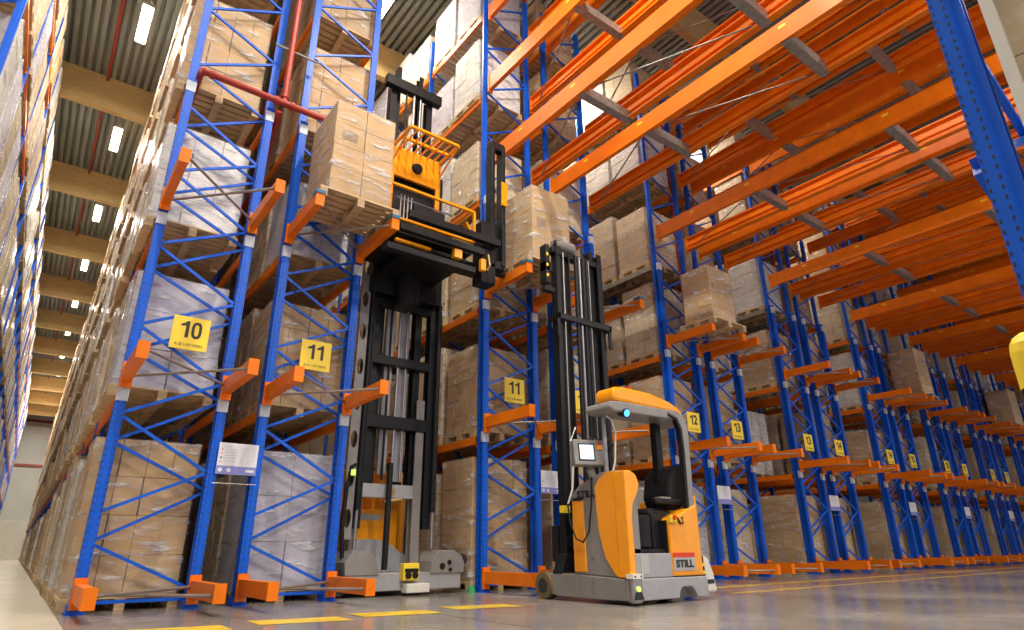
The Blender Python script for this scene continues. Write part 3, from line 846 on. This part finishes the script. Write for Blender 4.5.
        for i in range(16): sp.f.append((i0+i, i0+(i+1) % 16, i0+32+(i+1) % 16, i0+32+i)); sp.f.append((i0+16+i, i0+16+(i+1) % 16, i0+48+(i+1) % 16, i0+48+i))
    sp.build('perforated_side_plate', M['truck_grey'], t)
    # hose loops left
    MB().tube([(3.02, .28, .5), (2.98, .27, .9), (3.0, .27, 1.5), (3.06, .3, 1.75), (3.15, .32, 1.8)], .03, 10).build('hydraulic_hose', M['black_plastic'], t)
    MB().tube([(3.05, .2, 1.62), (3.05, .2, 1.70)], .035, 10).build('warning_lamp', M['lime'], t)
    # operator cabin, raised
    cb = empty('cabin'); cb.parent = t
    X1, X2 = 2.88, 3.74
    B_('cabin_back', MB().box(X1+.02, X2-.02, -.58, .25, 5.35, 6.55), 'black_plastic', cb)
    hd = MB()
    hd.box(X1-.03, X2+.03, -.72, -.66, 6.18, 6.70)
    hd.box(X1-.03, X1+.05, -.72, -.66, 5.45, 6.2).box(X2-.05, X2+.03, -.72, -.66, 5.45, 6.2)
    hd.box(X1-.03, X1+.02, -.70, .2, 6.5, 6.70).box(X2-.02, X2+.03, -.7, .2, 6.5, 6.70)
    B_('cabin_front_panel', hd, 'truck_orange', cb)
    MB().tube([(3.32, -.725, 6.42), (3.32, -.79, 6.40)], [.10, .07], 16).build('work_lamp', M['black_plastic'], cb)
    g = MB(); Z = 6.70
    for (a, b2) in (((X1, -1.32), (X2, -1.32)), ((X1, -.70), (X2, -.70)), ((X1, -1.32), (X1, -.70)), ((X2, -1.32), (X2, -.70)), ((X1, -1.01), (X2, -1.01))):
        g.bar((a[0], a[1], Z), (b2[0], b2[1], Z), .045, .045)
    for i in range(1, 7):
        xx = X1+(X2-X1)*i/7; g.bar((xx, -1.32, Z), (xx, -.70, Z), .022, .035)
    for xx in (X1, X2): g.bar((xx, -1.32, Z), (xx, -.72, Z-.28), .025, .025)
    B_('overhead_guard', g, 'truck_orange', cb, .004)
    # platform railing frame
    rl = MB(); a, b2, z0, z1, yy = 2.74, 4.26, 5.24, 5.80, -1.02
    for p, q in (((a, z0), (b2, z0)), ((a, z1), (b2, z1)), ((a, z0), (a, z1)), ((b2, z0), (b2, z1))): rl.bar((p[0], yy, p[1]), (q[0], yy, q[1]), .04, .045, (0, 1, 0))
    rl.bar((b2, yy, z0), (4.08, yy, z0+.3), .03, .12, (0, 1, 0)).bar((a, yy, z1), (a, -.3, z1), .04, .04).bar((b2, yy, z1), (b2, -.3, z1), .04, .04)
    B_('platform_rail', rl, 'truck_orange', cb, .004)
    lv = MB()
    for xx in (2.98, 3.04, 3.10, 3.16): lv.tube([(xx, -.92, 5.28), (xx, -.92, 5.72)], .012, 6)
    lv.tube([(2.9, -.92, 5.66), (3.9, -.92, 5.66)], .014, 6)
    lv.build('control_levers', M['steel'], cb)
    B_('control_console', MB().box(3.2, 3.75, -.95, -.6, 5.2, 5.62), 'black_plastic', cb)
    B_('platform_floor', MB().box(2.76, 4.24, -1.0, .2, 5.02, 5.14), 'black_steel', cb)
    # traverse carriage with its guide rails, fork and auxiliary mast
    cr = empty('traverse_carriage'); cr.parent = t
    for (xa, xb, yv, z, h) in ((2.98, 4.62, -1.22, 5.24, .12), (2.84, 4.32, -1.22, 4.99, .11), (2.66, 4.16, -1.20, 4.64, .10), (2.72, 4.2, -.95, 4.74, .08)):
        B_('guide_rail', MB().box(xa, xb, yv-.05, yv+.05, z-h/2, z+h/2), 'black_steel', cr)
    B_('carriage_plate', MB().box(3.2, 4.2, -.9, .18, 4.86, 4.98), 'black_steel', cr)
    B_('orange_bracket', MB().box(3.78, 3.92, -1.23, -1.13, 4.77, 4.92).box(4.24, 4.33, -1.28, -1.2, 4.66, 4.86), 'truck_orange', cr)
    B_('orange_crossbar', MB().box(2.9, 3.5, -1.0, -.94, 4.88, 4.93), 'truck_orange', cr)
    am = MB()
    for xx in (4.56, 4.78): am.box(xx-.035, xx+.035, -1.14, -.96, 4.9, 7.25)
    am.box(4.53, 4.81, -1.02, -.96, 4.9, 5.7).box(4.53, 4.81, -1.12, -.98, 7.15, 7.3).box(4.53, 4.81, -1.12, -.98, 4.85, 5.0)
    aux = B_('auxiliary_mast', am, 'black_steel', cr)
    MB().box(4.72, 4.83, -1.16, -1.14, 6.05, 6.5).build('orange_plate', M['truck_orange'], aux)
    B_('fork_carriage', MB().box(4.35, 4.62, -1.12, -.85, 4.55, 5.65), 'black_plastic', cr)
    MB().tube([(4.42, -1.2, 5.0), (4.44, -1.22, 4.8), (4.40, -1.2, 4.72)], .02, 8).build('hose_fitting', M['brass'], cr)
    MB().box(4.0, 5.1, -.75, -.63, 4.98, 5.04).box(4.0, 5.1, -.45, -.33, 4.98, 5.04).build('fork', M['black_steel'], cr)
    return t
turret()

# ------------------------------------------------------------------ reach truck
def reach():
    t = empty('reach_truck', (-.05, -.02, 0))
    tag(t, 'orange and grey sit-on reach truck with black seat standing on the open floor', 'forklift truck')
    B_ = lambda name, mb, m, p=t, bv=.012: mb.build(name, M[m], p, bv)
    XL, XR, YR = 5.03, 6.42, -3.20
    ch = B_('chassis', MB().prism([(-1.72, .09), (-2.0, .05), (-2.6, .045), (-3.14, .05), (-3.14, .28), (-2.35, .31), (-1.95, .32), (-1.84, .31), (-1.74, .27)], 'x', XL, XL+.22)
            .prism([(-1.72, .09), (-2.0, .05), (-2.6, .045), (-3.14, .05), (-3.14, .28), (-2.35, .31), (-1.95, .32), (-1.84, .31), (-1.74, .27)], 'x', XR-.22, XR)
            .box(XL+.02, XR-.02, -3.12, -2.3, .05, .285), 'truck_grey')
    for xx in (XL-.03, XR-.13):
        w = MB().tube([(xx, -1.72, .165), (xx+.16, -1.72, .165)], .165, 28).build('load_wheel', M['tyre'], t, .01)
        MB().tube([(xx-.004, -1.72, .165), (xx+.1, -1.72, .165)], .09, 20).build('wheel_hub', M['rubber'], w)
    # drive wheel hidden in the rear right
    dw = MB().tube([(6.0, -2.95, .15), (6.0, -2.80, .15)], .15, 24).build('drive_wheel', M['rubber'], t)
    # rear skirt (faces the camera)
    sk = MB().prism([(XL+.02, .05), (5.85, .05), (5.88, .13), (5.93, .17), (6.10, .17), (6.16, .12), (6.2, .05), (XR, .05), (XR, .28), (XL+.02, .28)], 'y', -3.24, -3.12)
    B_('rear_skirt', sk, 'truck_light')
    MB().box(XL+.0, XL+.006, -2.62, -2.615, .06, .28).build('panel_seam', M['black'], ch)
    # left body: grey hood side with orange wrap
    side = MB().prism([(-3.16, .285), (-2.28, .31), (-2.30, 1.28), (-2.42, 1.37), (-2.62, 1.44), (-2.85, 1.50), (-3.10, 1.50), (-3.16, 1.46)], 'x', XL+.02, XL+.30)
    B_('side_hood', side, 'truck_grey', bv=.02)
    wrap = MB().prism([(-3.06, .29), (-3.0, .33), (-2.86, .50), (-2.77, .80), (-2.745, 1.1), (-2.735, 1.32), (-2.82, 1.42), (-2.95, 1.485), (-3.06, 1.492)], 'x', XL+.0, XL+.12)
    B_('orange_side_cover', wrap, 'truck_orange', bv=0)
    cor = MB().prism([(XL+.0, .29), (XL+.10, .29), (XL+.09, .95), (XL+.12, 1.10), (XL+.22, 1.24), (XL+.25, 1.34), (XL+.20, 1.44), (XL+.10, 1.49), (XL+.0, 1.48)], 'y', -3.245, -3.06)
    B_('orange_corner_cover', cor, 'truck_orange', bv=.012)
    B_('battery_door', MB().prism([(-2.52, .34), (-2.30, .34), (-2.30, 1.18), (-2.50, 1.18)], 'x', XL+.005, XL+.03), 'truck_orange')
    MB().box(XL+.0, XL+.04, -2.50, -2.32, 1.185, 1.215).build('door_grip', M['black_plastic'], t)
    MB().tube([(XL+.0, -2.60, .98), (XL+.02, -2.60, .98)], .02, 10).tube([(XL+.01, -2.62, .50), (XL+.02, -2.62, .50)], .02, 10).build('fastener', M['steel'], t)
    text_obj('maker_lettering', 'STILL', .115, M['black'], t, (XL+.014, -2.555, 1.25), (PI/2, 0, -PI/2), .003, 1.25, .003)
    MB().tube([(XL-.03, -2.26, 1.15), (XL-.05, -2.32, .9), (XL-.05, -2.42, .72), (XL-.05, -2.54, .68), (XL-.04, -2.64, .8), (XL-.02, -2.68, 1.1), (XL-.0, -2.69, 1.45)], .011, 8).build('cable_loop', M['black_plastic'], t)
    # corner sensor post
    sp = B_('corner_sensor', MB().box(XL-.03, XL+.13, -3.30, -3.2, .03, .30), 'steel', bv=.03)
    MB().prism([(XL-.03, .07), (XL+.12, .07), (XL+.08, .15), (XL+.0, .15)], 'y', -3.315, -3.30).build('sensor_window', M['black'], sp)
    MB().tube([(XL+.04, -3.318, .18), (XL+.04, -3.30, .18)], .028, 12).build('sensor_light', M['lime'], sp)
    MB().box(XL-.035, XL+.135, -3.305, -3.2, .285, .335).build('sensor_cap', M['white_plastic'], sp)
    MB().tube([(XL+.0, -3.31, .31), (XL+.0, -3.30, .31)], .012, 8).tube([(XL+.1, -3.31, .31), (XL+.1, -3.30, .31)], .012, 8).build('sensor_screw', M['black'], sp)
    # entry recess
    MB().box(XL+.30, XR-.06, -2.62, -2.56, .29, 1.1).build('cab_bulkhead', M['black_plastic'], t)
    MB().box(XL+.12, 5.83, -3.16, -2.58, .29, .60).build('entry_step', M['black_plastic'], t)
    st = B_('entry_panel', MB().box(XL+.12, 5.80, -3.22, -3.14, .285, .55), 'truck_light')
    MB().box(XL+.20, XL+.34, -3.226, -3.218, .33, .53).build('grey_decal', M['label_grey'], st)
    B_('knee_panel', MB().box(XL+.30, XL+.62, -3.05, -2.6, .60, .98).box(5.62, 5.84, -3.1, -2.6, .60, 1.0), 'black_plastic')
    B_('tank_cover', MB().tube([(XL+.40, -3.04, .62), (XL+.40, -3.04, .98)], .15, 20), 'black_plastic')
    # rear orange door with maker's plate
    rp = MB().prism([(5.78, .29), (6.36, .29), (6.35, 1.14), (6.12, 1.06), (5.86, .96), (5.78, .93)], 'y', -3.24, -2.62)
    rd = B_('rear_cover', rp, 'truck_orange', bv=.02)
    MB().box(5.79, 6.20, -3.247, -3.239, .35, .50).build('plate', M['label_grey'], rd)
    MB().box(5.79, 6.20, -3.248, -3.239, .50, .555).build('plate_band', M['label_red'], rd)
    text_obj('maker_lettering', 'STILL', .115, M['black'], rd, (5.995, -3.250, .425), (PI/2, 0, 0), .002, 1.25, .005)
    em = B_('emergency_stop', MB().box(5.78, 5.90, -3.27, -3.22, .90, .98), 'yellow', bv=.006)
    MB().tube([(5.84, -3.27, .96), (5.84, -3.30, .96)], .028, 12).build('stop_button', M['label_red'], em)
    MB().tube([(5.93, -3.25, .96), (5.97, -3.26, .89), (6.02, -3.26, .90), (6.03, -3.25, .97)], .012, 8).build('grab_loop', M['black_plastic'], t)
    # far side wall
    MB().box(5.752, 5.778, -3.20, -2.63, .55, .93).build('door_lining', M['black_plastic'], t)
    B_('right_side_cover', MB().prism([(-3.2, .29), (-2.3, .31), (-2.3, 1.2), (-2.7, 1.22), (-3.2, 1.25)], 'x', XR-.10, XR-.01), 'truck_orange')
    # tail bumper with black and yellow edge on the right
    tb = B_('tail_fender', MB().prism([(6.48, .08), (6.74, .08), (6.70, .30), (6.62, .48), (6.50, .54), (6.44, .50)], 'y', -3.14, -2.7), 'white_plastic', bv=.03)
    MB().prism([(6.36, .08), (6.46, .08), (6.42, .52), (6.36, .50)], 'y', -3.2, -2.75).build('fender_bracket', M['black_plastic'], tb)
    for q in range(4): MB().box(6.38, 6.44, -3.206, -3.198, .12+q*.09, .16+q*.09).build('warning_stripe', M['yellow'], tb)
    MB().box(6.54, 6.68, -3.145, -3.138, .18, .23).build('fender_slot', M['black'], tb)
    # seat facing left
    s = empty('operator_seat', (.22, -.04, -.07)); s.parent = t
    B_('seat_cushion', MB().prism([(5.42, 1.02), (5.95, .98), (6.02, 1.02), (6.0, 1.12), (5.85, 1.12), (5.50, 1.15), (5.40, 1.12)], 'y', -3.02, -2.52), 'seat_fabric', s, .04)
    B_('seat_back', MB().prism([(5.93, 1.08), (6.13, 1.04), (6.24, 1.30), (6.28, 1.58), (6.26, 1.70), (6.16, 1.74), (6.03, 1.70), (5.90, 1.55), (5.84, 1.30)], 'y', -3.02, -2.54), 'seat_fabric', s, .05)
    B_('armrest', MB().box(5.46, 6.02, -3.10, -3.02, 1.20, 1.27), 'black_plastic', s, .02)
    MB().box(5.55, 5.75, -3.105, -3.01, 1.265, 1.285).build('armrest_pad', M['truck_grey'], s)
    B_('seat_base', MB().box(5.5, 6.1, -2.95, -2.58, .92, 1.0), 'black_plastic', s)
    # steering console
    B_('dashboard', MB().prism([(XL+.25, 1.0), (5.48, 1.0), (5.50, 1.28), (5.42, 1.40), (XL+.25, 1.44)], 'y', -2.95, -2.5), 'black_plastic')
    wh = [(5.44+.13*math.cos(2*PI*i/16), -2.80+.13*math.sin(2*PI*i/16), 1.42+.03*math.cos(2*PI*i/16)) for i in range(17)]
    MB().tube(wh, .014, 8).build('steering_wheel', M['black_plastic'], t)
    MB().tube([(5.44, -2.8, 1.3), (5.44, -2.8, 1.42)], .03, 8).build('steering_column', M['black_plastic'], t)
    # terminal
    dm = Matrix.Translation((4.98, -2.70, 1.74)) @ Matrix.Scale(1.22, 4) @ Matrix.Rotation(math.radians(-22), 4, 'Z') @ Matrix.Rotation(math.radians(-8), 4, 'X')
    dp = MB().box(-.17, .17, -.04, .05, -.135, .135, dm).build('display_terminal', M['truck_grey'], t, .015)
    MB().box(-.105, .045, -.046, -.038, -.075, .075, dm).build('screen', M['screen'], dp)
    MB().box(-.12, .06, -.043, -.038, -.09, .09, dm).build('bezel', M['black_plastic'], dp)
    MB().box(.085, .145, -.05, -.038, .03, .075, dm).build('orange_key', M['truck_orange'], dp)
    MB().box(.10, .13, -.05, -.038, .085, .11, dm).build('red_key', M['label_red'], dp)
    MB().tube([(5.02, -2.68, 1.55), (5.10, -2.66, 1.42)], .05, 10).build('terminal_mount', M['truck_grey'], t)
    # guard posts, roof
    B_('front_post', MB().tube([(5.09, -2.90, 1.46), (5.085, -2.90, 1.8), (5.12, -2.87, 2.28)], .032, 12), 'steel', bv=0)
    MB().tube([(5.17, -2.93, 1.5), (5.20, -2.95, 1.62), (5.22, -2.97, 2.0), (5.18, -2.95, 2.15), (5.1, -2.93, 2.2)], .012, 8).build('post_cable', M['white_plastic'], t)
    B_('rear_pillar', MB().prism([(6.22, 1.04), (6.34, 1.08), (6.38, 1.9), (6.38, 2.14), (6.32, 2.28), (6.18, 2.34), (6.0, 2.34), (6.0, 2.28), (6.16, 2.24), (6.24, 2.10), (6.25, 1.8)], 'y', -3.22, -3.15), 'truck_grey', bv=.02)
    MB().prism([(6.17, 1.03), (6.22, 1.04), (6.25, 1.8), (6.24, 2.10), (6.16, 2.24), (6.0, 2.28), (6.0, 2.26), (6.14, 2.21), (6.20, 2.08), (6.21, 1.8)], 'y', -3.224, -3.15).build('pillar_seal', M['black_plastic'], t)
    B_('inner_pillar', MB().box(6.10, 6.22, -2.88, -2.78, 1.0, 2.30), 'black_steel')
    rf = B_('roof_frame', MB().prism([(4.90, 2.24), (5.0, 2.20), (6.1, 2.22), (6.38, 2.16), (6.40, 2.24), (6.2, 2.34), (5.1, 2.34), (4.93, 2.32)], 'y', -3.20, -2.76), 'truck_grey', bv=.02)
    rc = MB().prism([(5.0, 2.34), (6.22, 2.31), (6.38, 2.24), (6.31, 2.37), (6.10, 2.46), (5.7, 2.53), (5.2, 2.54), (5.03, 2.52), (4.99, 2.45)], 'y', -3.19, -2.86)
    B_('roof_cover', rc, 'truck_orange', bv=.04)
    MB().tube([(5.6, -2.9, 2.52), (5.6, -2.9, 2.66)], [.05, .04], 14).build('beacon', M['red'], rf)
    bl = MB().tube([(5.18, -3.10, 2.22), (5.18, -3.22, 2.19)], [.045, .058], 16).build('blue_spot_lamp', M['black_plastic'], t)
    MB().tube([(5.18, -3.221, 2.19), (5.18, -3.228, 2.188)], .044, 16).build('lens', M['blue_lamp'], bl)
    # mast
    def ch_(x, y, z0, z1, s, w=.09, d=.13, m='black_steel'):
        return MB().prism([(x-s*w/2, y-d/2), (x+s*w/2, y-d/2), (x+s*w/2, y-d/2+.02), (x-s*w/2+s*.03, y-d/2+.02), (x-s*w/2+s*.03, y+d/2-.02), (x+s*w/2, y+d/2-.02), (x+s*w/2, y+d/2), (x-s*w/2, y+d/2)], 'z', z0, z1).build('mast_channel', M[m], t)
    YM = -1.98
    ch_(5.19, YM, .30, 5.12, 1); ch_(6.08, YM, .30, 5.12, -1)
    ch_(5.33, YM+.05, .45, 5.16, 1, .08); ch_(5.94, YM+.05, .45, 5.16, -1, .08)
    ch_(5.45, YM+.10, .5, 5.02, 1, .06); ch_(5.82, YM+.10, .5, 5.02, -1, .06)
    for xx, r, m in ((5.26, .012, 'steel'), (5.52, .03, 'black_steel'), (5.60, .022, 'steel'), (5.68, .035, 'black_steel'), (5.75, .03, 'black_plastic'), (5.80, .012, 'steel'), (6.01, .02, 'black_steel'), (5.38, .012, 'black_plastic')):
        MB().tube([(xx, YM-.09, .6), (xx, YM-.09, 4.92)], r, 8).build('lift_cylinder', M[m], t)
    for z, h in ((4.86, .10), (.62, .14)):
        B_('cross_member', MB().box(5.14, 6.12, YM-.08, YM+.06, z, z+h), 'black_steel')
    B_('mast_tie_frame', MB().box(5.08, 6.20, YM-.14, YM-.09, 3.78, 3.88).box(5.08, 5.14, YM-.14, YM+.1, 3.78, 3.88).box(6.14, 6.20, YM-.14, YM+.1, 3.78, 3.88).box(5.08, 5.14, YM-.13, YM-.09, 3.5, 3.8).box(6.14, 6.2, YM-.13, YM-.09, 3.5, 3.8), 'black_steel')
    # raised mast head with sheave blocks
    mh = B_('mast_head', MB().box(4.95, 5.08, YM-.05, YM+.10, 4.55, 4.72).box(4.95, 5.03, YM-.05, YM+.10, 4.35, 5.0).box(5.08, 5.16, YM-.05, YM+.10, 4.9, 5.0).box(4.92, 5.12, YM-.05, YM+.05, 4.22, 4.30), 'black_plastic')
    for z in (4.45, 4.62, 4.8): MB().box(4.955, 4.99, YM-.06, YM-.05, z, z+.05).build('yellow_tab', M['yellow'], mh)
    B_('camera_housing', MB().tube([(5.15, YM-.02, 5.06), (5.6, YM+.1, 5.14)], [.07, .11], 14), 'truck_grey', bv=0)
    fb = B_('mast_foot', MB().prism([(5.02, .31), (5.36, .31), (5.26, .50), (5.13, .56)], 'y', YM-.09, YM+.09), 'black_steel')
    MB().box(5.05, 5.17, YM-.14, YM-.06, 1.05, 1.14).build('limit_switch', M['yellow'], t)
    MB().tube([(5.14, YM-.10, 1.1), (5.24, YM-.12, 1.35), (5.30, YM-.10, 1.75), (5.24, YM-.12, 2.0), (5.36, YM-.1, 2.2)], .014, 8).build('hydraulic_hose', M['white_plastic'], t)
    B_('reach_carriage', MB().box(5.12, 6.15, YM+.08, YM+.2, .45, .9), 'black_steel')
    MB().box(5.35, 5.47, YM+.15, -1.0, .10, .14).box(5.85, 5.97, YM+.15, -1.0, .10, .14).box(5.35, 5.47, YM+.12, YM+.17, .1, .6).box(5.85, 5.97, YM+.12, YM+.17, .1, .6).build('fork', M['black_steel'], t)
    vh = MB()
    for q in range(7): vh.tube([(5.45+q*.08, YM-.16, 1.95+.05*(q % 3)), (5.50+q*.08, YM-.2, 2.02+.04*(q % 2))], .03, 8)
    vh.build('valve_block', M['black_plastic'], t)
reach()

# ------------------------------------------------------------------ small things
e = empty('guard_post', (2.76, NEARY+.30, 0)); tag(e, 'yellow and black rounded guard post at the right edge', 'post')
MB().tube([(0, 0, 0), (0, 0, 1.24)], .075, 32).build('post_body', M['black_plastic'], e)
MB().tube([(0, 0, 1.24), (0, 0, 1.40), (0, 0, 1.44), (0, 0, 1.47), (0, 0, 1.49)], [.078, .078, .072, .055, .025], 32).build('post_cap', M['yellow'], e)
MB().tube([(0, 0, .5), (0, 0, .8)], .078, 20).build('post_band', M['yellow'], e)
b = MB().tube([(4.98, -.02, 0), (4.98, -.02, .10)], [.07, .05], 12)
tag(b.build('green_marker', M['green']), 'small green object on the floor by the base of the right rack signed 11', 'marker')

for o in list(PROTO.children): bpy.data.objects.remove(o)
bpy.data.objects.remove(PROTO)

# ------------------------------------------------------------------ world, camera, view
w = bpy.data.worlds.new('world'); bpy.context.scene.world = w; w.use_nodes = True
bg = w.node_tree.nodes['Background']; bg.inputs['Color'].default_value = (1.0, .97, .98, 1); bg.inputs['Strength'].default_value = .88
R = [[0.7979075262091408, -0.6027440170614625, -0.006574124430891252], [-0.2096546787418436, -0.2877314993889331, 0.9344814006649861], [-0.5651446612917331, -0.7442514493795253, -0.355951242086195]]
cam = bpy.data.cameras.new('camera'); co = bpy.data.objects.new('camera', cam); C.objects.link(co)
m = Matrix(R).transposed().to_4x4(); m.translation = Vector((-0.62601594, -8.46162239, 0.60473265))
co.matrix_world = m
cam.sensor_fit = 'HORIZONTAL'; cam.sensor_width = 36; cam.lens = 615.2838853830627*36/1024; cam.clip_end = 300; cam.clip_start = .05
sc = bpy.context.scene; sc.camera = co
sc.view_settings.view_transform = 'Standard'; sc.view_settings.look = 'None'; sc.view_settings.gamma = 1
sc.view_settings.use_curve_mapping = False; sc.view_settings.exposure = 0.12
sc.cycles.use_denoising = True; sc.cycles.max_bounces = 6; sc.cycles.transparent_max_bounces = 12
sc.cycles.sample_clamp_indirect = 4
